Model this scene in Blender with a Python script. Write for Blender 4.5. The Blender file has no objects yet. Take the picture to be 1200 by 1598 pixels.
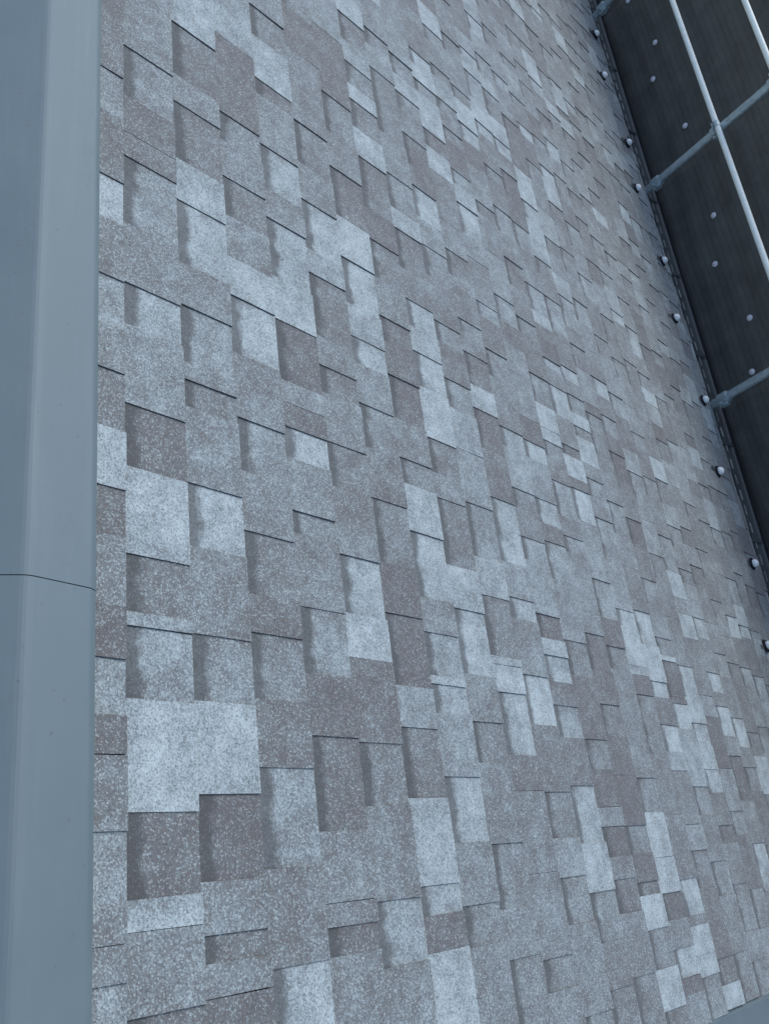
import bpy, bmesh, math, random
from mathutils import Vector, Matrix

random.seed(11)
scene = bpy.context.scene

# ------------------------------------------------------------------ camera
PITCH = 0.27428              # roof slope, radians
ROOF_Z = 4.30                # height of the roof reference line (u = 0) above the ground
CAM_ROT = Matrix(((0.11830722, -0.9110751, 0.39489944),
                  (0.82558746, -0.13072111, -0.54892381),
                  (0.5517325, 0.39096567, 0.73670692)))
CAM_POS = Vector((0.19907, -0.50280, 1.46187 + ROOF_Z))
cam_data = bpy.data.cameras.new('camera')
cam_data.sensor_fit = 'VERTICAL'
cam_data.sensor_height = 24.0
FOCAL = 1400.49 / 1598.0
cam_data.lens = FOCAL * 24.0
cam_data.clip_start = 0.05
cam_data.clip_end = 2000
cam = bpy.data.objects.new('camera', cam_data)
scene.collection.objects.link(cam)
cam.matrix_world = Matrix.Translation(CAM_POS) @ CAM_ROT.to_4x4()
scene.camera = cam

# ------------------------------------------------------------------ sky, sun, exposure
SUN_EL, SUN_AZ = math.radians(52), math.radians(305)     # azimuth measured from +Y, clockwise seen from above
world = bpy.data.worlds.new('World')
scene.world = world
world.use_nodes = True
wn = world.node_tree
sky = wn.nodes.new('ShaderNodeTexSky')
sky.sky_type = 'NISHITA'
sky.sun_disc = False
sky.sun_elevation = SUN_EL
sky.sun_rotation = SUN_AZ
sky.air_density = 1.0
sky.dust_density = 1.0
sky.ozone_density = 0.0
wn.links.new(sky.outputs[0], wn.nodes['Background'].inputs[0])
wn.nodes['Background'].inputs[1].default_value = 0.12
sun_data = bpy.data.lights.new('sun', 'SUN')
sun_data.energy = 0.8
sun_data.angle = math.radians(35)
sun_data.color = (1.0, 0.98, 0.90)
sun = bpy.data.objects.new('sun', sun_data)
scene.collection.objects.link(sun)
sd = Vector((math.sin(SUN_AZ) * math.cos(SUN_EL), math.cos(SUN_AZ) * math.cos(SUN_EL), math.sin(SUN_EL)))
sun.rotation_euler = sd.to_track_quat('Z', 'Y').to_euler()
sun.location = (-4, -2, 12)
scene.view_settings.view_transform = 'Standard'
scene.view_settings.look = 'None'
scene.view_settings.gamma = 1.0
scene.view_settings.exposure = 0.76
scene.view_settings.use_curve_mapping = False

# ------------------------------------------------------------------ helpers
C = scene.collection


def link(o, parent=None):
    C.objects.link(o)
    if parent:
        o.parent = parent
    return o


def empty(name, loc, rot=(0, 0, 0), parent=None):
    o = bpy.data.objects.new(name, None)
    o.location = loc
    o.rotation_euler = rot
    o.empty_display_size = 0.2
    return link(o, parent)


def tag(o, label, cat=None, group=None, kind=None):
    o['label'] = label
    if cat:
        o['category'] = cat
    if group:
        o['group'] = group
    if kind:
        o['kind'] = kind
    return o


def mesh_obj(name, verts, faces, mats, parent=None, midx=None, smooth=False):
    me = bpy.data.meshes.new(name)
    me.from_pydata(verts, [], faces)
    for m in (mats if isinstance(mats, (list, tuple)) else [mats]):
        me.materials.append(m)
    if midx:
        me.polygons.foreach_set('material_index', midx)
    if smooth:
        me.polygons.foreach_set('use_smooth', [True] * len(me.polygons))
    me.update()
    return link(bpy.data.objects.new(name, me), parent)


def bm_obj(name, bm, mats, parent=None, smooth=False):
    me = bpy.data.meshes.new(name)
    bmesh.ops.recalc_face_normals(bm, faces=bm.faces)
    bm.to_mesh(me)
    bm.free()
    for m in (mats if isinstance(mats, (list, tuple)) else [mats]):
        me.materials.append(m)
    if smooth:
        me.polygons.foreach_set('use_smooth', [True] * len(me.polygons))
    return link(bpy.data.objects.new(name, me), parent)


def box(bm, x0, x1, y0, y1, z0, z1, bevel=0.0):
    r = bmesh.ops.create_cube(bm, size=1)
    vs = r['verts']
    for v in vs:
        v.co = Vector((x0 + (v.co.x + .5) * (x1 - x0), y0 + (v.co.y + .5) * (y1 - y0), z0 + (v.co.z + .5) * (z1 - z0)))
    if bevel:
        es = list({e for v in vs for e in v.link_edges})
        bmesh.ops.bevel(bm, geom=es, offset=bevel, segments=2, affect='EDGES', profile=.5)


def sweep(bm, prof, x0, x1, n=1, closed=False):
    """profile of (y, z) points swept along X"""
    rows = []
    for i in range(n + 1):
        x = x0 + (x1 - x0) * i / n
        rows.append([bm.verts.new((x, y, z)) for y, z in prof])
    m = len(prof)
    for a, b in zip(rows, rows[1:]):
        for j in range(m if closed else m - 1):
            bm.faces.new((a[j], a[(j + 1) % m], b[(j + 1) % m], b[j]))
    if closed:
        bm.faces.new(rows[0])
        bm.faces.new(list(reversed(rows[-1])))


def tube(bm, p0, p1, r, seg=16, caps=True):
    p0, p1 = Vector(p0), Vector(p1)
    q = (p1 - p0).to_track_quat('Z', 'Y')
    rings = []
    for p in (p0, p1):
        rings.append([bm.verts.new(p + q @ Vector((r * math.cos(2 * math.pi * i / seg), r * math.sin(2 * math.pi * i / seg), 0)))
                      for i in range(seg)])
    for i in range(seg):
        bm.faces.new((rings[0][i], rings[0][(i + 1) % seg], rings[1][(i + 1) % seg], rings[1][i]))
    if caps:
        bm.faces.new(list(reversed(rings[0])))
        bm.faces.new(rings[1])


def lathe(bm, prof, seg=16, mat=None):
    """profile of (r, z), revolved about Z, transformed by mat"""
    rows = []
    for r, z in prof:
        if r < 1e-6:
            rows.append([bm.verts.new((0, 0, z))])
        else:
            rows.append([bm.verts.new((r * math.cos(2 * math.pi * i / seg), r * math.sin(2 * math.pi * i / seg), z)) for i in range(seg)])
    for a, b in zip(rows, rows[1:]):
        for i in range(seg):
            j = (i + 1) % seg
            if len(a) == 1 and len(b) == 1:
                continue
            if len(a) == 1:
                bm.faces.new((a[0], b[j], b[i]))
            elif len(b) == 1:
                bm.faces.new((a[i], a[j], b[0]))
            else:
                bm.faces.new((a[i], a[j], b[j], b[i]))
    if mat is not None:
        for row in rows:
            for v in row:
                v.co = mat @ v.co


# ------------------------------------------------------------------ materials
def new_mat(name):
    m = bpy.data.materials.new(name)
    m.use_nodes = True
    nt = m.node_tree
    return m, nt, nt.nodes['Principled BSDF']


class NT:
    def __init__(self, nt):
        self.nt = nt

    def node(self, kind, **kw):
        n = self.nt.nodes.new(kind)
        for k, v in kw.items():
            setattr(n, k, v)
        return n

    def put(self, sock, v):
        if hasattr(v, 'is_output'):
            self.nt.links.new(v, sock)
        elif v is not None:
            sock.default_value = v

    def math(self, op, a, b=None, c=None, clamp=False):
        n = self.node('ShaderNodeMath', operation=op, use_clamp=clamp)
        for i, v in enumerate((a, b, c)):
            self.put(n.inputs[i], v)
        return n.outputs[0]

    def mix(self, f, a, b):
        n = self.node('ShaderNodeMix', data_type='RGBA')
        self.put(n.inputs[0], f)
        self.put(n.inputs[6], a)
        self.put(n.inputs[7], b)
        return n.outputs[2]

    def noise(self, vec, scale, detail=3, rough=.5):
        n = self.node('ShaderNodeTexNoise')
        self.put(n.inputs['Vector'], vec)
        n.inputs['Scale'].default_value = scale
        n.inputs['Detail'].default_value = detail
        n.inputs['Roughness'].default_value = rough
        return n.outputs[0]

    def rng(self, v, a, b, c=0.0, d=1.0):
        n = self.node('ShaderNodeMapRange')
        self.put(n.inputs[0], v)
        for i, q in enumerate((a, b, c, d)):
            n.inputs[1 + i].default_value = q
        return n.outputs[0]

    def bump(self, h, strength, dist, bsdf):
        n = self.node('ShaderNodeBump')
        n.inputs['Strength'].default_value = strength
        n.inputs['Distance'].default_value = dist
        self.put(n.inputs['Height'], h)
        self.put(bsdf.inputs['Normal'], n.outputs[0])


def shingle_material(name, plain=False):
    m, nt, b = new_mat(name)
    T = NT(nt)
    geo = T.node('ShaderNodeNewGeometry').outputs['Position']
    if plain:
        tone, gap, uu = T.math('ADD', .5, 0.0), 0.0, 0.5
    else:
        at = T.node('ShaderNodeAttribute', attribute_name='tone')
        sp = T.node('ShaderNodeSeparateColor')
        nt.links.new(at.outputs['Color'], sp.inputs[0])
        tone, gap, uu = sp.outputs[0], sp.outputs[1], sp.outputs[2]
    n1 = T.noise(geo, 22, 3, .6)
    n2 = T.noise(geo, 5, 2)
    tn = T.math('ADD', T.rng(tone, 0, 1, .13, .90), T.math('ADD', T.rng(n1, .25, .75, -.20, .20), T.rng(n2, .3, .7, -.10, .10)))
    vo = T.node('ShaderNodeTexVoronoi')
    nt.links.new(geo, vo.inputs['Vector'])
    vo.inputs['Scale'].default_value = 400
    sc = T.node('ShaderNodeSeparateColor')
    nt.links.new(vo.outputs['Color'], sc.inputs[0])
    r, g2 = sc.outputs[0], sc.outputs[1]
    vf = T.node('ShaderNodeTexVoronoi')
    nt.links.new(geo, vf.inputs['Vector'])
    vf.inputs['Scale'].default_value = 240
    sf = T.node('ShaderNodeSeparateColor')
    nt.links.new(vf.outputs['Color'], sf.inputs[0])
    # run-off streaks down the slope
    mp = T.node('ShaderNodeMapping')
    nt.links.new(geo, mp.inputs[0])
    mp.inputs['Scale'].default_value = (9, .9, .9)
    streak = T.noise(mp.outputs[0], 1.6, 4, .6)
    tn = T.math('ADD', tn, T.math('ADD', T.rng(streak, .3, .7, -.05, .05), T.rng(sf.outputs[2], 0, 1, -.085, .085)))
    ramp = T.node('ShaderNodeValToRGB')
    nt.links.new(T.math('MULTIPLY', T.math('ADD', tn, T.rng(r, 0, 1, -.20, .20)), .86), ramp.inputs[0])
    el = ramp.color_ramp.elements
    el[0].position, el[0].color = .04, (.127, .124, .122, 1)
    el[1].position, el[1].color = 1.0, (.52, .60, .60, 1)
    for pos, c_ in ((.25, (.164, .168, .164, 1)), (.45, (.200, .226, .224, 1)), (.66, (.305, .345, .342, 1)), (.84, (.42, .485, .485, 1))):
        e_ = el.new(pos)
        e_.color = c_
    # scattered brown granules in the darker blends
    brown = T.math('MULTIPLY', T.rng(sf.outputs[0], .74, .84), T.rng(tn, .75, .25, 0, .55))
    ramp_c = T.mix(brown, ramp.outputs[0], (.185, .156, .138, 1))
    # single bright and dark granules
    col = T.mix(T.math('MULTIPLY', T.rng(g2, .81, .90), T.rng(tn, 0, .5, .27, .62)), ramp_c, (.50, .57, .565, 1))
    col = T.mix(T.math('MULTIPLY', T.rng(g2, .19, .10), .5), col, (.10, .10, .105, 1))
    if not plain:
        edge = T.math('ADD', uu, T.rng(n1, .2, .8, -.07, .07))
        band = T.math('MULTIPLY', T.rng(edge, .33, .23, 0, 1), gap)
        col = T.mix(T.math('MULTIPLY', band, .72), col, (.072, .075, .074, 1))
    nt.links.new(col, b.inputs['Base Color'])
    b.inputs['Roughness'].default_value = .82
    b.inputs['Specular IOR Level'].default_value = .45
    b.inputs['Sheen Weight'].default_value = .17
    b.inputs['Sheen Roughness'].default_value = .45
    T.bump(vo.outputs['Distance'], .35, .0016, b)
    return m


def plain_material(name, col, rough=.6, metal=0.0, spec=.5, var=.12, scale=8.0, bump=0.0, bscale=120):
    m, nt, b = new_mat(name)
    T = NT(nt)
    geo = T.node('ShaderNodeNewGeometry').outputs['Position']
    n1 = T.noise(geo, scale, 5, .6)
    d = tuple(c * (1 - var) for c in col) + (1,)
    l = tuple(min(1, c * (1 + var)) for c in col) + (1,)
    nt.links.new(T.mix(T.rng(n1, .3, .7), d, l), b.inputs['Base Color'])
    nt.links.new(T.rng(n1, .2, .8, rough - .06, rough + .06), b.inputs['Roughness'])
    b.inputs['Metallic'].default_value = metal
    b.inputs['Specular IOR Level'].default_value = spec
    if bump:
        T.bump(T.noise(geo, bscale, 2), bump, .002, b)
    return m


M_SH = shingle_material('shingle_granules')
M_SHP = shingle_material('shingle_granules_plain', True)
M_EDGE = plain_material('asphalt_edge', (.058, .058, .060), .95, spec=.1)
M_DECK = plain_material('roof_underlay', (.03, .03, .032), .9, spec=.1)


def cap_material():
    m, nt, b = new_mat('painted_ridge_metal')
    T = NT(nt)
    geo = T.node('ShaderNodeNewGeometry').outputs['Position']
    n1 = T.noise(geo, 3.5, 4, .6)
    base = T.mix(T.rng(n1, .3, .7), (.134, .184, .198, 1), (.160, .210, .224, 1))
    sp = T.noise(geo, 95, 2, .5)
    specks = T.rng(sp, .70, .76)
    base = T.mix(T.math('MULTIPLY', specks, .55), base, (.10, .11, .12, 1))
    mp = T.node('ShaderNodeMapping')
    nt.links.new(geo, mp.inputs[0])
    mp.inputs['Scale'].default_value = (1.2, 14, 14)
    sc_ = T.noise(mp.outputs[0], 2.5, 6, .65)
    base = T.mix(T.rng(sc_, .52, .72, 0, .13), base, (.27, .32, .33, 1))
    mk = T.noise(geo, 13, 6, .7)
    base = T.mix(T.rng(mk, .58, .72, 0, .22), base, (.11, .14, .145, 1))
    nt.links.new(base, b.inputs['Base Color'])
    nt.links.new(T.rng(n1, .2, .8, .5, .62), b.inputs['Roughness'])
    b.inputs['Metallic'].default_value = .15
    T.bump(T.noise(geo, 2.2, 2), .25, .01, b)
    return m


M_CAP = cap_material()
M_GUT = plain_material('dark_gutter_plastic', (.070, .078, .078), .5, var=.2)
M_GLINT = plain_material('gutter_glint_paint', (.28, .29, .27), .5, .2, var=.25, scale=40)  # highlight brightness put into the colour of the gutter bars
M_GALV = plain_material('galvanised_steel', (.47, .55, .57), .42, .65, var=.18, scale=30)
M_RAIL = plain_material('skylit_galvanised_rail', (.90, .92, .84), .35, .0, var=.05, scale=30)  # galvanised like the uprights; reflected sky brightness painted into the colour
M_WHITE = plain_material('white_metal_dome', (.90, .90, .86), .3, .0, var=.06, scale=60)
M_RUB = plain_material('black_rubber', (.015, .015, .017), .8, spec=.2)
M_TIE = plain_material('pale_plastic_button', (.78, .74, .76), .5, var=.1, scale=50)
M_WALL = plain_material('wall_render', (.42, .41, .39), .9, var=.08, bump=.2)


def net_material():
    m, nt, b = new_mat('dark_mesh_cloth')
    T = NT(nt)
    geo = T.node('ShaderNodeNewGeometry').outputs['Position']
    sx = T.node('ShaderNodeSeparateXYZ')
    nt.links.new(geo, sx.inputs[0])
    wob = T.math('MULTIPLY', T.noise(geo, 2.0, 2), .02)
    z = T.math('ADD', sx.outputs[2], wob)
    line = T.math('PINGPONG', z, .021)
    w = T.rng(line, .002, .008, 1, 0)
    n1 = T.noise(geo, 7, 5, .65)
    col = T.mix(T.rng(n1, .3, .72), (.092, .088, .078, 1), (.140, .134, .118, 1))
    col = T.mix(T.math('MULTIPLY', w, .22), col, (.05, .05, .05, 1))
    nt.links.new(col, b.inputs['Base Color'])
    b.inputs['Roughness'].default_value = .75
    b.inputs['Specular IOR Level'].default_value = .3
    T.bump(T.math('ADD', T.math('MULTIPLY', w, -.5), T.noise(geo, 160, 2)), .4, .003, b)
    return m


M_NET = net_material()

# near tabs of each course, measured on the roof: from,to,type(T tab, G gap),tone
CELLS = {
-1: "-0.341,-0.264,G,0.65 -0.264,-0.212,T,0.50 -0.212,-0.161,T,0.50 -0.161,-0.051,G,0.70 -0.051,0.065,T,0.45 0.065,0.130,T,0.15 0.130,0.224,G,0.75 0.224,0.315,T,0.12 0.315,0.445,T,0.50 0.445,0.539,G,0.12 0.539,0.662,T,0.95 0.662,0.788,G,0.38 0.788,0.890,T,0.50 0.890,1.008,G,0.80 1.008,1.154,T,0.50 1.154,1.268,G,0.95 1.268,1.454,T,0.35 1.454,1.583,G,0.60 1.583,1.849,T,0.30",
0: "-0.399,-0.314,G,0.20 -0.314,-0.198,T,0.50 -0.198,-0.152,T,0.90 -0.152,-0.023,G,0.15 -0.023,0.161,T,1.00 0.161,0.287,G,0.72 0.287,0.313,T,0.72 0.313,0.421,G,0.35 0.421,0.597,T,0.97 0.597,0.732,G,0.20 0.732,0.916,T,0.68 0.916,1.019,G,0.85 1.019,1.175,T,0.50 1.175,1.363,G,0.62 1.363,1.434,T,0.38 1.434,1.547,T,0.20 1.547,1.707,G,0.62 1.707,2.042,T,0.62",
1: "-0.420,-0.309,T,0.20 -0.309,-0.258,T,0.50 -0.258,-0.217,G,0.35 -0.217,-0.135,T,0.50 -0.135,0.005,G,0.10 0.005,0.168,T,1.00 0.168,0.292,G,0.60 0.292,0.468,T,0.48 0.468,0.602,G,0.97 0.602,0.778,T,0.50 0.778,0.843,G,0.40 0.843,0.885,T,0.55 0.885,1.033,G,0.72 1.033,1.148,T,0.52 1.148,1.326,G,0.93 1.326,1.453,T,0.92 1.453,1.638,G,0.35 1.638,1.732,T,0.60 1.732,1.919,G,0.35 1.919,2.217,T,0.90",
2: "-0.412,-0.284,G,0.95 -0.284,-0.123,T,0.45 -0.123,0.054,G,0.70 0.054,0.183,T,0.25 0.183,0.315,G,0.60 0.315,0.396,T,0.20 0.396,0.533,G,0.50 0.533,0.672,T,0.52 0.672,0.802,G,0.60 0.802,0.971,T,0.50 0.971,1.131,G,0.95 1.131,1.243,T,0.97 1.243,1.370,T,0.52 1.370,1.494,G,0.42 1.494,1.616,T,0.55 1.616,1.715,G,0.50 1.715,2.007,T,0.22 2.007,2.395,T,0.72",
3: "-0.438,-0.282,T,0.50 -0.282,-0.233,G,0.20 -0.233,-0.192,T,0.42 -0.192,-0.063,T,0.50 -0.063,0.120,G,0.25 0.120,0.247,T,0.18 0.247,0.392,G,0.62 0.392,0.562,T,0.50 0.562,0.616,G,0.48 0.616,0.749,T,0.52 0.749,0.830,G,0.98 0.830,0.896,T,0.15 0.896,0.957,T,0.62 0.957,1.131,G,0.15 1.131,1.263,T,0.97 1.263,1.448,G,0.85 1.448,1.549,T,0.55 1.549,1.702,G,0.88 1.702,1.890,T,0.60 1.890,1.952,G,0.20 1.952,2.126,T,0.92 2.126,2.255,G,0.50 2.255,2.547,T,0.60",
4: "-0.464,-0.318,T,0.45 -0.318,-0.199,G,0.80 -0.199,-0.017,T,0.50 -0.017,0.113,G,0.50 0.113,0.298,T,0.20 0.298,0.401,T,0.97 0.401,0.542,G,0.95 0.542,0.716,T,0.50 0.716,0.837,G,0.50 0.837,0.977,T,0.52 0.977,1.058,G,0.35 1.058,1.149,T,0.50 1.149,1.347,G,0.38 1.347,1.429,T,0.72 1.429,1.600,G,0.92 1.600,1.736,T,0.52 1.736,1.900,G,0.45 1.900,2.203,T,0.50 2.203,2.395,T,0.20 2.395,2.731,G,0.60",
5: "-0.458,-0.309,T,0.95 -0.309,-0.239,T,0.15 -0.239,-0.181,G,0.88 -0.181,-0.001,T,0.95 -0.001,0.154,G,0.35 0.154,0.250,T,0.68 0.250,0.423,G,0.10 0.423,0.553,T,0.15 0.553,0.724,G,0.50 0.724,0.801,T,0.40 0.801,0.869,T,0.50 0.869,0.999,G,0.50 0.999,1.126,T,0.50 1.126,1.210,G,0.95 1.210,1.320,T,0.75 1.320,1.479,G,0.92 1.479,1.630,T,0.95 1.630,1.816,G,0.20 1.816,1.962,T,0.50 1.962,2.129,G,0.50 2.129,2.433,T,0.20 2.433,2.884,T,0.60",
6: "-0.517,-0.411,T,0.45 -0.411,-0.313,T,0.50 -0.313,-0.231,G,0.50 -0.231,-0.099,T,0.50 -0.099,0.047,G,0.92 0.047,0.195,T,0.70 0.195,0.266,G,0.90 0.266,0.287,T,1.00 0.287,0.396,G,0.70 0.396,0.488,T,0.55 0.488,0.668,G,0.95 0.668,0.806,T,0.97 0.806,0.883,G,0.50 0.883,1.005,T,0.50 1.005,1.145,G,0.15 1.145,1.257,T,0.20 1.257,1.345,G,0.20 1.345,1.483,T,0.50 1.483,1.628,G,0.50 1.628,1.750,T,0.18 1.750,1.958,G,0.40 1.958,2.081,T,0.92 2.081,2.208,G,0.45 2.208,2.280,T,0.90 2.280,2.384,G,0.50 2.384,2.491,T,0.65 2.491,2.627,G,0.35 2.627,2.780,T,0.90 2.780,3.074,G,0.50",
7: "-0.506,-0.355,G,0.45 -0.355,-0.249,T,0.50 -0.249,-0.107,G,0.50 -0.107,0.004,T,0.42 0.004,0.083,T,0.52 0.083,0.184,G,0.50 0.184,0.306,T,0.50 0.306,0.481,G,0.95 0.481,0.603,T,0.95 0.603,0.802,G,0.45 0.802,0.881,T,0.50 0.881,0.993,G,0.35 0.993,1.164,T,1.00 1.164,1.286,G,0.90 1.286,1.378,T,0.85 1.378,1.478,G,0.92 1.478,1.595,T,0.40 1.595,1.755,G,0.35 1.755,1.839,T,0.90 1.839,1.988,G,0.55 1.988,2.172,T,0.50 2.172,2.474,G,0.45",
8: "0.107,0.271,?,0.95 0.271,0.347,?,1.00 0.347,0.371,?,0.90 0.544,0.658,?,0.88 1.888,2.027,?,0.95 2.471,2.562,?,0.90",
9: "0.675,0.883,?,0.97 1.196,1.285,?,0.95 1.488,1.542,?,0.70 2.192,2.307,?,0.95 2.649,2.734,?,0.92",
10: "-0.245,-0.119,?,1.00 -0.113,0.032,?,0.90 0.166,0.258,?,0.70 0.328,0.407,?,0.92 0.459,0.535,?,0.15 0.708,0.785,?,0.80 0.956,1.103,?,0.75 1.986,2.131,?,0.95",
11: "-0.162,-0.081,?,0.15 -0.027,0.081,?,0.10 0.868,0.957,?,0.88 1.107,1.177,?,0.97 2.641,2.776,?,0.95",
12: "-0.569,-0.465,?,1.05 -0.365,-0.274,?,1.04 -0.239,-0.159,?,0.12 -0.081,0.067,?,0.12 0.088,0.185,?,0.20 0.392,0.514,?,0.15 0.932,1.066,?,0.75 1.224,1.275,?,1.07 1.279,1.379,?,1.02 3.144,3.203,?,1.02",
13: "-0.551,-0.507,?,0.12 -0.478,-0.430,?,1.00 -0.352,-0.278,?,0.08 -0.252,-0.177,?,1.04 -0.156,-0.044,?,1.12 0.948,1.075,?,1.07 1.075,1.120,?,0.12 1.120,1.212,?,1.02 1.212,1.255,?,0.12 1.380,1.511,?,1.05 1.592,1.633,?,1.07 1.791,1.855,?,1.07 2.768,2.895,?,1.07",
14: "-0.523,-0.464,?,1.02 -0.464,-0.382,?,1.05 -0.352,-0.249,?,1.02 0.338,0.407,?,0.12 0.440,0.581,?,1.07 0.592,0.642,?,1.07 1.222,1.334,?,1.05 1.381,1.442,?,1.05 1.595,1.657,?,1.02 2.502,2.630,?,1.02 2.630,2.693,?,1.04",
15: "-0.626,-0.562,?,1.07 0.153,0.244,?,1.07 0.343,0.398,?,1.07 0.407,0.533,?,1.07 1.493,1.540,?,0.10 2.997,3.066,?,1.02",
16: "0.239,0.330,?,1.02 0.330,0.349,?,0.12 0.349,0.489,?,0.10 0.489,0.509,?,1.07 1.630,1.717,?,1.07 2.675,2.820,?,0.97 2.820,2.901,?,1.04",
17: "0.018,0.099,?,1.04 0.099,0.188,?,1.07 0.188,0.267,?,1.04 0.267,0.364,?,1.04 0.388,0.486,?,1.07 1.312,1.422,?,0.72 3.598,3.798,?,1.04",
18: "0.106,0.301,?,0.15 0.614,0.717,?,1.02 0.785,0.899,?,0.97 3.462,3.553,?,1.02",
19: "-0.012,0.157,?,0.15 0.235,0.352,?,1.02 0.410,0.490,?,1.04 1.361,1.470,?,1.07 2.207,2.270,?,1.02 3.439,3.545,?,1.02 4.345,4.395,?,0.97",
20: "0.197,0.314,?,1.04 1.607,1.696,?,0.12 1.804,1.886,?,1.04 2.893,2.983,?,0.97",
21: "0.012,0.165,?,1.02 4.318,4.477,?,1.02",
22: "0.695,0.795,?,1.02",
23: "0.713,0.770,?,1.02 0.770,0.871,?,0.97 1.262,1.421,?,0.92 1.596,1.714,?,0.92",
24: "2.920,2.985,?,0.92",
}

# ------------------------------------------------------------------ ground
def ground_material():
    m, nt, b = new_mat('gravel_ground')
    T = NT(nt)
    geo = T.node('ShaderNodeNewGeometry').outputs['Position']
    n1 = T.noise(geo, .6, 6, .6)
    n2 = T.noise(geo, 40, 3, .7)
    c = T.mix(T.rng(n1, .3, .7), (.12, .11, .10, 1), (.20, .19, .17, 1))
    c = T.mix(T.rng(n2, .3, .7, 0, .5), c, (.28, .27, .25, 1))
    nt.links.new(c, b.inputs['Base Color'])
    b.inputs['Roughness'].default_value = .95
    T.bump(n2, .5, .02, b)
    return m


g = mesh_obj('ground', [(-600, -600, 0), (600, -600, 0), (600, 600, 0), (-600, 600, 0)], [(0, 1, 2, 3)], ground_material())
g['kind'] = 'structure'

# ------------------------------------------------------------------ house
E = 0.143                    # exposure of one shingle course
U_EAVE = 3.925
S0, S1 = -0.632, 8.6         # roof from the near gable edge to the far end
cp, sp_ = math.cos(PITCH), math.sin(PITCH)
EY, EZ = U_EAVE * cp, ROOF_Z - U_EAVE * sp_

house = empty('house', (0, 0, 0))
tag(house, 'house roof of blended grey asphalt shingles with a bluish grey metal ridge cap', 'house')


def L(u, s, h=0.0):
    """roof coordinates (down the slope, along the ridge, off the surface) to house coordinates"""
    return Vector((-s, u * cp + h * sp_, ROOF_Z - u * sp_ + h * cp))


# deck of the visible slope (solid board under the shingles) and the back slope
RU = -0.195


def slab(name, pts, mat):
    top = [Vector(p) for p in pts]
    bot = [p - Vector((0, 0, .03)) for p in top]
    v = top + bot
    f = [(0, 1, 2, 3), (7, 6, 5, 4)] + [(i, i + 4, (i + 1) % 4 + 4, (i + 1) % 4) for i in range(4)]
    return mesh_obj(name, v, f, mat, house)


deck = slab('roof', [L(RU, S0 - .02, -.012), L(RU, S1, -.012), L(U_EAVE - .01, S1, -.012), L(U_EAVE - .01, S0 - .02, -.012)], M_DECK)
ridge_y, ridge_z = L(RU, 0).y, L(RU, 0).z
by = ridge_y - 4.1 * cp
bz = ridge_z - 4.1 * sp_
slab('back_roof', [(-S0 + .02, ridge_y - .01, ridge_z - .008), (-S0 + .02, by, bz), (-S1, by, bz), (-S1, ridge_y - .01, ridge_z - .008)], M_SHP)

# walls with gable ends
wy0, wy1 = by + .5, EY - .5
wz = EZ - .02
wx0, wx1 = -S1 + .35, -S0 - .35
prof = [(wy0, 0), (wy1, 0), (wy1, ROOF_Z - wy1 * math.tan(PITCH) - .07), (ridge_y, ridge_z - .08), (wy0, ridge_z - (ridge_y - wy0) * math.tan(PITCH) - .07)]
bm = bmesh.new()
sweep(bm, prof, wx0, wx1, 1, True)
bm_obj('wall', bm, M_WALL, house)

# ---- shingles: every visible tab or gap of every course is one piece
RISE, TOOTH = .0064, .0033


def parse(k):
    out = []
    for q in CELLS.get(k, '').split():
        a, b_, t, v = q.split(',')
        out.append((float(a), float(b_), t, float(v)))
    return out


def fill(a, b_, prev, rnd, far):
    """random tabs between a and b_"""
    out = []
    s = a
    while s < b_ - 1e-6:
        typ = 'G' if prev == 'T' and rnd.random() < .80 else 'T'
        ln = rnd.uniform(.075, .21) if typ == 'T' else rnd.uniform(.06, .17)
        if b_ - (s + ln) < .06:
            ln = b_ - s
            if ln > .26:
                ln = ln / 2
        r = rnd.random()
        if r < .62:
            v = rnd.uniform(.42, .60)
        elif r < .80:
            v = rnd.uniform(.14, .36)
        elif r < (.91 if far else .965):
            v = rnd.uniform(.62, .78)
        else:
            v = rnd.uniform(.85, 1.0)
        out.append((s, min(b_, s + ln), typ, v))
        prev = typ
        s += ln
    return out


cells = []                   # (course, s0, s1, type, tone)
K1 = int(math.ceil(U_EAVE / E))
for k in range(-1, K1):
    rnd = random.Random(100 + k)
    fixed = parse(k)
    row, s, prev = [], S0 + rnd.uniform(-.004, .004), 'T'
    for a, b_, t, v in fixed:
        if b_ <= s + .01:
            continue
        a = max(a, s)
        if a - s > .03:
            row += fill(s, a, prev, rnd, k < 7 or s > 1.6)
            prev = row[-1][2]
        else:
            a = s
        if t == '?':
            t = 'T' if prev == 'G' or rnd.random() < .35 else 'G'
        row.append((a, b_, t, v))
        s, prev = b_, t
    row += fill(s, S1, prev, rnd, k < 7 or s > 1.6)
    cells += [(k,) + c for c in row]


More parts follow.
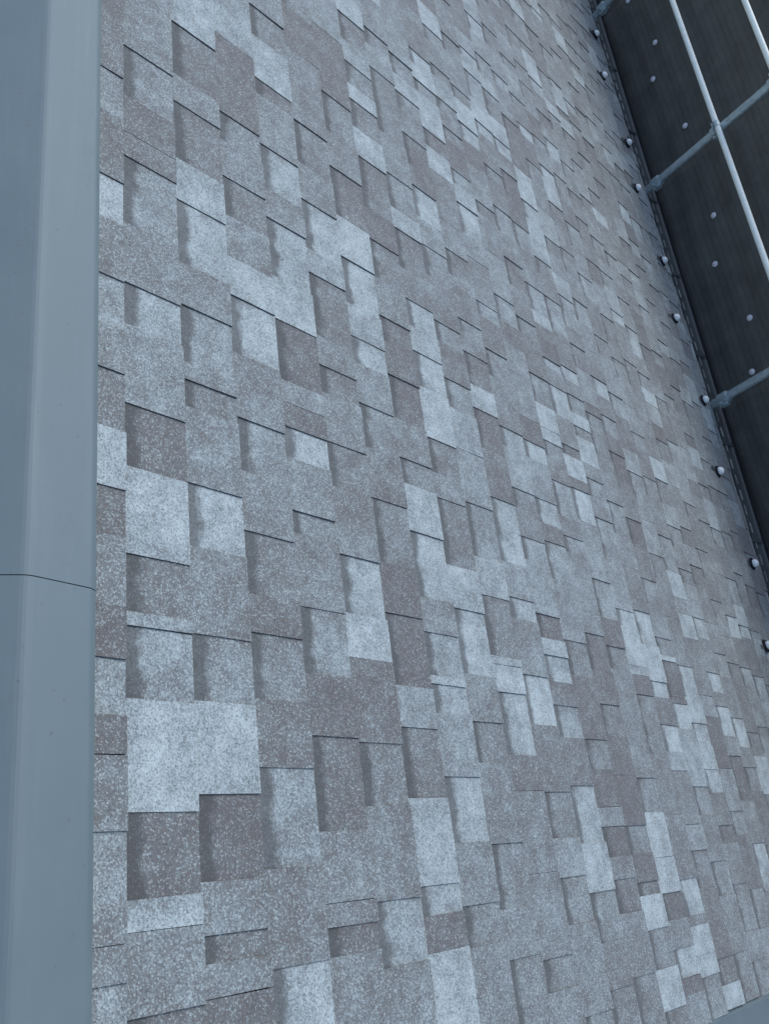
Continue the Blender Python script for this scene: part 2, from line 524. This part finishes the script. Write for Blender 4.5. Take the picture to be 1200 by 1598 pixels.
def cell_mesh(k, s0, s1, typ, tone, rnd, V, F, MI, COL):
    u0, u1 = k * E, min((k + 1) * E, U_EAVE + .012)
    if k == -1:
        u0 = -.15
    frac = (u1 - u0) / E
    up = .012 if k > -1 else 0
    d = TOOTH if typ == 'T' else 0.0
    d += rnd.uniform(-.0006, .0006)
    j = lambda a: rnd.uniform(-a, a)
    gs = .0004 if typ == 'T' else -.001           # teeth stop short of each other, gaps run under
    ja, jb = j(.0011), j(.0011)
    sa, sb = s0 + gs, s1 - gs
    ub = u1 + j(.0014)
    rise = RISE * frac
    lift = rnd.choice((0, 0, 0, .0005, .0011)) if typ == 'T' else 0
    grad = j(.13) if rnd.random() < .5 else 0.0
    i0 = len(V)
    # top: three columns along u (so that the gap's printed band and the lifted butt read), two along s
    cols = [(u0 - up, -RISE * up / E), (u0 + .5 * (u1 - u0), rise * .5), (ub, rise + lift)]
    for ci, (u, h) in enumerate(cols):
        w = ci / 2
        for s_, jj in ((sa, ja), (sb, jb)):
            V.append(L(u, s_ + jj * w, h + d))
            tv = min(1.15, max(0, tone + j(.04) + (grad if s_ == sa else -grad)))
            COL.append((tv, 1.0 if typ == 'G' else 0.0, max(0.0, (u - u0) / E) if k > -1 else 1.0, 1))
    q = i0
    for ci in range(2):
        F.append((q + 2 * ci, q + 2 * ci + 2, q + 2 * ci + 3, q + 2 * ci + 1))
        MI.append(0)
    # side walls, their own vertices
    b0 = len(V)
    ring = [q, q + 2, q + 4, q + 5, q + 3, q + 1]
    for t in ring:
        V.append(Vector(V[t]))
        COL.append((.2, 0, 1, 1))
    for t in range(6):
        src = V[b0 + t]
        V.append(src + Vector((0, -sp_, -cp)) * (.0085 if t not in (0, 5) else .004))
        COL.append((.2, 0, 1, 1))
    for t in range(5):
        F.append((b0 + t, b0 + 6 + t, b0 + 7 + t, b0 + t + 1))
        MI.append(1)


def to_px(P):
    v = CAM_ROT.transposed() @ (P - CAM_POS)
    if v.z > -.1:
        return None
    return Vector((.5 * 768 + v.x / -v.z * FOCAL * 1024, .5 * 1024 - v.y / -v.z * FOCAL * 1024))


def px_area(c):
    k, s0, s1 = c[0], c[1], c[2]
    pts = [to_px(L(u, s)) for u, s in ((max(k * E, -.065), s0), ((k + 1) * E, s0), ((k + 1) * E, s1), (max(k * E, -.065), s1))]
    if any(p is None for p in pts):
        return 0
    pts = [Vector((min(768, max(0, p.x)), min(1024, max(0, p.y)))) for p in pts]
    return abs(sum(pts[i].x * pts[(i + 1) % 4].y - pts[(i + 1) % 4].x * pts[i].y for i in range(4))) / 2


ranked = sorted(range(len(cells)), key=lambda i: -px_area(cells[i]))
single = set(ranked[:300])


def finish(name, V, F, MI, COL):
    o = mesh_obj(name, V, F, [M_SH, M_EDGE], deck, MI)
    a = o.data.color_attributes.new('tone', 'FLOAT_COLOR', 'POINT')
    a.data.foreach_set('color', [x for c in COL for x in c])
    return o


V2, F2, MI2, COL2 = [], [], [], []
rnd = random.Random(5)
for i, c in enumerate(cells):
    if i in single:
        V, F, MI, COL = [], [], [], []
        cell_mesh(*c, rnd, V, F, MI, COL)
        finish('shingle', V, F, MI, COL)
    else:
        cell_mesh(*c, rnd, V2, F2, MI2, COL2)
rest = finish('shingle_field', V2, F2, MI2, COL2)
rest['kind'] = 'stuff'

# ---- ridge cap: folded sheet-metal lengths butted over a dark joint strip
AP_U, AP_H = -.1945, .030
ap = L(AP_U, 0, AP_H)
p_edge = L(-.080, 0, .0245)
p_hem = L(-.0655, 0, .0165)
p_lip = L(-.0640, 0, .003)
lf = math.radians(15.7)
lw = .235
p_l = Vector((0, ap.y - lw * math.cos(lf), ap.z - lw * math.sin(lf)))
p_ll = p_l + Vector((0, -.004, -.03))


def cap_profile(dz=0.0):
    # rounded fold at the apex and at the hem
    out = []
    pts = [p_ll, p_l, ap, p_edge, p_hem, p_lip]
    for i, p in enumerate(pts):
        if i in (1, 2, 3, 4):
            a = (pts[i - 1] - p).normalized()
            b_ = (pts[i + 1] - p).normalized()
            r = .012 if i == 2 else .004
            for t in (0, .25, .5, .75, 1):
                q = p + a * r * (1 - t) ** 2 + b_ * r * t ** 2
                out.append((q.y, q.z + dz))
        else:
            out.append((p.y, p.z + dz))
    return out


seams = [S0 - .09, .3315, 2.15, 3.97, 5.79, 7.61, S1 + .05]
for i, (a, b_) in enumerate(zip(seams, seams[1:])):
    bm = bmesh.new()
    sweep(bm, cap_profile(.0008 if i % 2 else 0), -(a + .0007), -(b_ - .0007), 12)
    o = bm_obj('ridge_cap', bm, M_CAP, house)
    sol = o.modifiers.new('solid', 'SOLIDIFY')
    sol.thickness = .0012
    sol.offset = 1
    if i:
        bm = bmesh.new()
        sweep(bm, cap_profile(-.0035), -(a - .03), -(a + .03), 1)
        bm_obj('joint_strip', bm, M_RUB, o)

# ---- gable-edge trim (flat band beyond the last tabs, turned down outside)
bm = bmesh.new()
pr = []
for s_, h in ((S0 + .002, -.006), (S0 - .004, .001), (S0 - .012, .0035), (S0 - .150, .0035), (S0 - .154, -.002), (S0 - .154, -.14)):
    pr.append((s_, h))
rows = []
for u in (RU + .01, .8, 1.8, 2.8, U_EAVE + .02):
    rows.append([bm.verts.new(L(u, s_, h)) for s_, h in pr])
for a, b_ in zip(rows, rows[1:]):
    for j_ in range(len(pr) - 1):
        bm.faces.new((a[j_], b_[j_], b_[j_ + 1], a[j_ + 1]))
o = bm_obj('gable_trim', bm, M_CAP, house)
sol = o.modifiers.new('solid', 'SOLIDIFY')
sol.thickness = .0015

# ---- eave: drip edge, gutter with pale bars standing in for its dashed highlights
bm = bmesh.new()
q0, q1, q2 = L(U_EAVE - .05, 0, -.009), L(U_EAVE + .008, 0, -.009), L(U_EAVE + .012, 0, -.05)
sweep(bm, [(q.y, q.z) for q in (q0, q1, q2)], -S0 + .1, -S1, 1)
o = bm_obj('drip_edge', bm, M_GUT, house)
sol = o.modifiers.new('solid', 'SOLIDIFY')
sol.thickness = .002
gy0, gy1, gz = EY + .064, EY + .150, EZ - .022
bm = bmesh.new()
prof = [(gy0, gz - .002), (gy0, gz - .075), (gy0 + .025, gz - .10), (gy1 - .025, gz - .10), (gy1, gz - .07), (gy1, gz), (gy1 - .006, gz + .004), (gy1 - .012, gz), (gy1 - .020, gz - .004), (gy0 + .008, gz - .004)]
sweep(bm, prof, -S0 + .12, -S1 - .05, 1, True)
gutter = bm_obj('gutter', bm, M_GUT, house)
bm = bmesh.new()
prof = [(gy1 + .002 + .016 * (1 - math.cos(t * math.pi / 6)), gz - .012 + .016 * math.sin(t * math.pi / 6)) for t in range(12)]
sweep(bm, prof, -S0 + .12, -S1 - .05, 1, True)
bm_obj('gap_shade_bead', bm, M_RUB, gutter)  # black bead stands in for the shaded gap beyond the gutter
bm = bmesh.new()
box(bm, -.030, .030, -.005, .005, -.001, .004, .0012)
glint = bm_obj('gutter_glint', bm, M_GLINT, gutter)
glint_me = glint.data
n = 0
x = -.55
while x > -7.2:
    o = glint if n == 0 else link(bpy.data.objects.new('gutter_glint', glint_me), gutter)
    o.location = (x + random.uniform(-.006, .006), gy0 + .020 + random.uniform(-.001, .001), gz - .003)
    o.rotation_euler = (random.uniform(-.25, .25), 0, random.uniform(-.02, .02))
    x -= .098
    n += 1
# gutter hooks up onto the deck
bm = bmesh.new()
box(bm, -.012, .012, gy0 - .03, gy1 - .004, gz + .0, gz + .004, .001)
hook = bm_obj('gutter_bracket', bm, M_GUT, gutter)
hook_me = hook.data
for i in range(12):
    o = hook if i == 0 else link(bpy.data.objects.new('gutter_bracket', hook_me), gutter)
    o.location = (-.15 - .6 * i, 0, 0)

# ---- snow guards: white metal domes on black washers, two staggered rows above the eave
bm = bmesh.new()
lathe(bm, [(0, .001), (.031, .001), (.033, .004), (.030, .009), (.018, .011), (0, .011)], 18)
base_me = None
sg_pos = [(3.82, 5.099), (3.705, 4.603), (3.81, 4.086), (3.705, 3.637), (3.805, 3.13), (3.70, 2.659), (3.792, 2.148), (3.665, 1.663),
          (3.79, 1.166), (3.615, .705), (3.79, .19), (3.66, -.28), (3.70, 5.58), (3.82, 6.07), (3.70, 6.55), (3.81, 7.04), (3.70, 7.5), (3.81, 8.0)]
tilt = Matrix.Rotation(-PITCH, 4, 'X')
base_o = bm_obj('snow_guard', bm, M_RUB, house, True)
base_me = base_o.data
bm = bmesh.new()
lathe(bm, [(.0200, .010), (.0212, .017), (.019, .026), (.013, .0325), (.0065, .0355), (0, .036)], 18)
dome_o = bm_obj('dome', bm, M_WHITE, base_o, True)
dome_me = dome_o.data
bm = bmesh.new()
box(bm, -.011, .011, -.075, .0, .0005, .0025, .0006)
strap_o = bm_obj('strap', bm, M_GUT, base_o)
strap_me = strap_o.data
for i, (u, s) in enumerate(sg_pos):
    if i == 0:
        o = base_o
    else:
        o = link(bpy.data.objects.new('snow_guard', base_me), house)
        link(bpy.data.objects.new('dome', dome_me), o)
        link(bpy.data.objects.new('strap', strap_me), o)
    hh = RISE * ((u / E) % 1.0) + TOOTH + .001
    o.location = L(u, s, hh)
    o.rotation_euler = (-PITCH + random.uniform(-.08, .08), random.uniform(-.1, .1), random.uniform(-.2, .2))

# ------------------------------------------------------------------ scaffold outside the eave
PY = EY + .037
NY = EY + .30
scaf = empty('scaffold', (-3.2, PY, 0))
tag(scaf, 'galvanised scaffold of upright tubes and pale rails standing beyond the eave', 'scaffold')


def in_scaf(o):
    o.parent = scaf
    o.matrix_parent_inverse = Matrix.Identity(4)
    return o


def W(x, y, z):
    """world to scaffold-local"""
    return Vector((x + 3.2, y - PY, z))


STX = [-7.02, -5.41, -3.79, -2.183, -.58, 1.03]
RZ = [ROOF_Z - 3.3, ROOF_Z - 1.75, ROOF_Z - .489, ROOF_Z - .092]
TOP = ROOF_Z + .22
for x in STX:
    bm = bmesh.new()
    tube(bm, W(x, PY, .012), W(x, PY, TOP), .0243, 20)
    up_ = bm_obj('upright', bm, M_GALV, scaf, True)
    es = up_.modifiers.new('split', 'EDGE_SPLIT')
    bm = bmesh.new()
    box(bm, *(a for pr_ in zip(W(x - .075, PY - .075, 0), W(x + .075, PY + .075, .012)) for a in pr_))
    bm_obj('base_plate', bm, M_GALV, up_)
RY = PY - .043
for z in RZ:
    bm = bmesh.new()
    tube(bm, W(STX[0] - .25, RY, z), W(STX[-1] + .25, RY, z), .0172, 18)
    o = bm_obj('rail', bm, M_RAIL, scaf, True)
    o.modifiers.new('split', 'EDGE_SPLIT')


def coupler(x, z, rail):
    bm = bmesh.new()
    tube(bm, W(x, PY, z - .062), W(x, PY, z - .008 if rail else z), .0325, 18)
    tube(bm, W(x, PY, z - .056), W(x, PY, z - .014 if rail else z - .006), .0355, 18)
    # hinge lug and bolt with nut
    a, b2 = W(x + .030, PY - .022, z - .058), W(x + .052, PY + .010, z - .010)
    box(bm, a.x, b2.x, a.y, b2.y, a.z, b2.z, .003)
    tube(bm, W(x + .042, PY - .055, z - .034), W(x + .042, PY + .02, z - .034), .006, 8)
    tube(bm, W(x + .042, PY - .050, z - .034), W(x + .042, PY - .040, z - .034), .011, 6)
    if rail:
        a, b2 = W(x - .022, RY - .020, z - .024), W(x + .022, RY + .03, z - .0185)
        box(bm, a.x, b2.x, a.y, b2.y, a.z, b2.z, .001)
        tube(bm, W(x - .020, RY, z), W(x + .020, RY, z), .0205, 16)
    return bm_obj('coupler', bm, M_GALV, scaf)


for x in STX:
    for z in RZ:
        coupler(x, z, True)
    coupler(x, ROOF_Z - .955, False)

# ------------------------------------------------------------------ dark mesh sheets on the outer side of the scaffold
NET_LABEL = {
    -5.41: 'dark mesh sheet farthest along the eave, at the top edge of the photo',
    -3.79: 'dark mesh sheet behind the crossing of upright and pale rail, between two uprights',
    -.58: 'dark mesh sheet near the gable end, past the right edge of the photo',
    1.03: 'dark mesh sheet beyond the near gable trim, outside the right edge of the photo',
    -2.183: 'dark mesh sheet below the nearest visible upright, beside the gutter',
}
dots = [(-5.044, -.833), (-4.779, -.926), (-4.258, -.827), (-3.494, -.833), (-3.188, -.931), (-2.714, -.832), (-2.393, -.928), (-5.575, -.924),
        (-1.95, -.83), (-1.62, -.93), (-5.80, -.83), (-6.36, -.925), (-6.60, -.83), (-.85, -.93), (-1.2, -.83)]
bm = bmesh.new()
lathe(bm, [(.0195, 0), (.020, .003), (.017, .008), (.010, .0115), (0, .0125)], 14, Matrix.Rotation(math.radians(90), 4, 'X'))
dot_o = bm_obj('eyelet_button', bm, M_TIE, None, True)
dot_me = dot_o.data
bpy.data.objects.remove(dot_o)


def net_y(x, z, x0, x1):
    t = (x - x0) / (x1 - x0)
    return (NY + .022 * t + .010 * math.sin(z * 5.1 + x * 1.3) * math.sin(math.pi * min(1, max(0, t)))
            + .0035 * math.sin(z * 43 + 2 * math.sin(x * 1.7)) + .004 * math.sin(x * 9 + z * 3))


NX = [-7.38, -5.69, -4.03, -2.328, -.63, 1.07]
for xa, xb, xk in zip(NX, NX[1:], STX[1:]):
    x0, x1 = xa + .035, xb + .085
    z0, z1 = .10, TOP + .10
    nx, nz = 34, 150
    V, F = [], []
    cx = (xa + xb) / 2
    for i in range(nx + 1):
        for j_ in range(nz + 1):
            x, z = x0 + (x1 - x0) * i / nx, z0 + (z1 - z0) * j_ / nz
            V.append((x - cx, net_y(x, z, x0, x1) - NY, z))
    for i in range(nx):
        for j_ in range(nz):
            a = i * (nz + 1) + j_
            F.append((a, a + nz + 1, a + nz + 2, a + 1))
    s_o = mesh_obj('mesh_sheet', V, F, M_NET, None, None, True)
    s_o.location = (cx, NY, 0)
    sol = s_o.modifiers.new('solid', 'SOLIDIFY')
    sol.thickness = .002
    lab = NET_LABEL[xk]
    tag(s_o, lab, 'mesh sheet', 'dark mesh sheets on the scaffold')
    for dx, dz in dots:
        # slide along the view ray onto the sheet, which hangs a little behind the tubes
        if xa + .04 <= dx < xb + .04:
            z = ROOF_Z + dz - .005
            xx = dx - .008
            o = link(bpy.data.objects.new('eyelet_button', dot_me), s_o)
            o.location = (xx - cx, net_y(xx, z, x0, x1) - NY - .001, z)
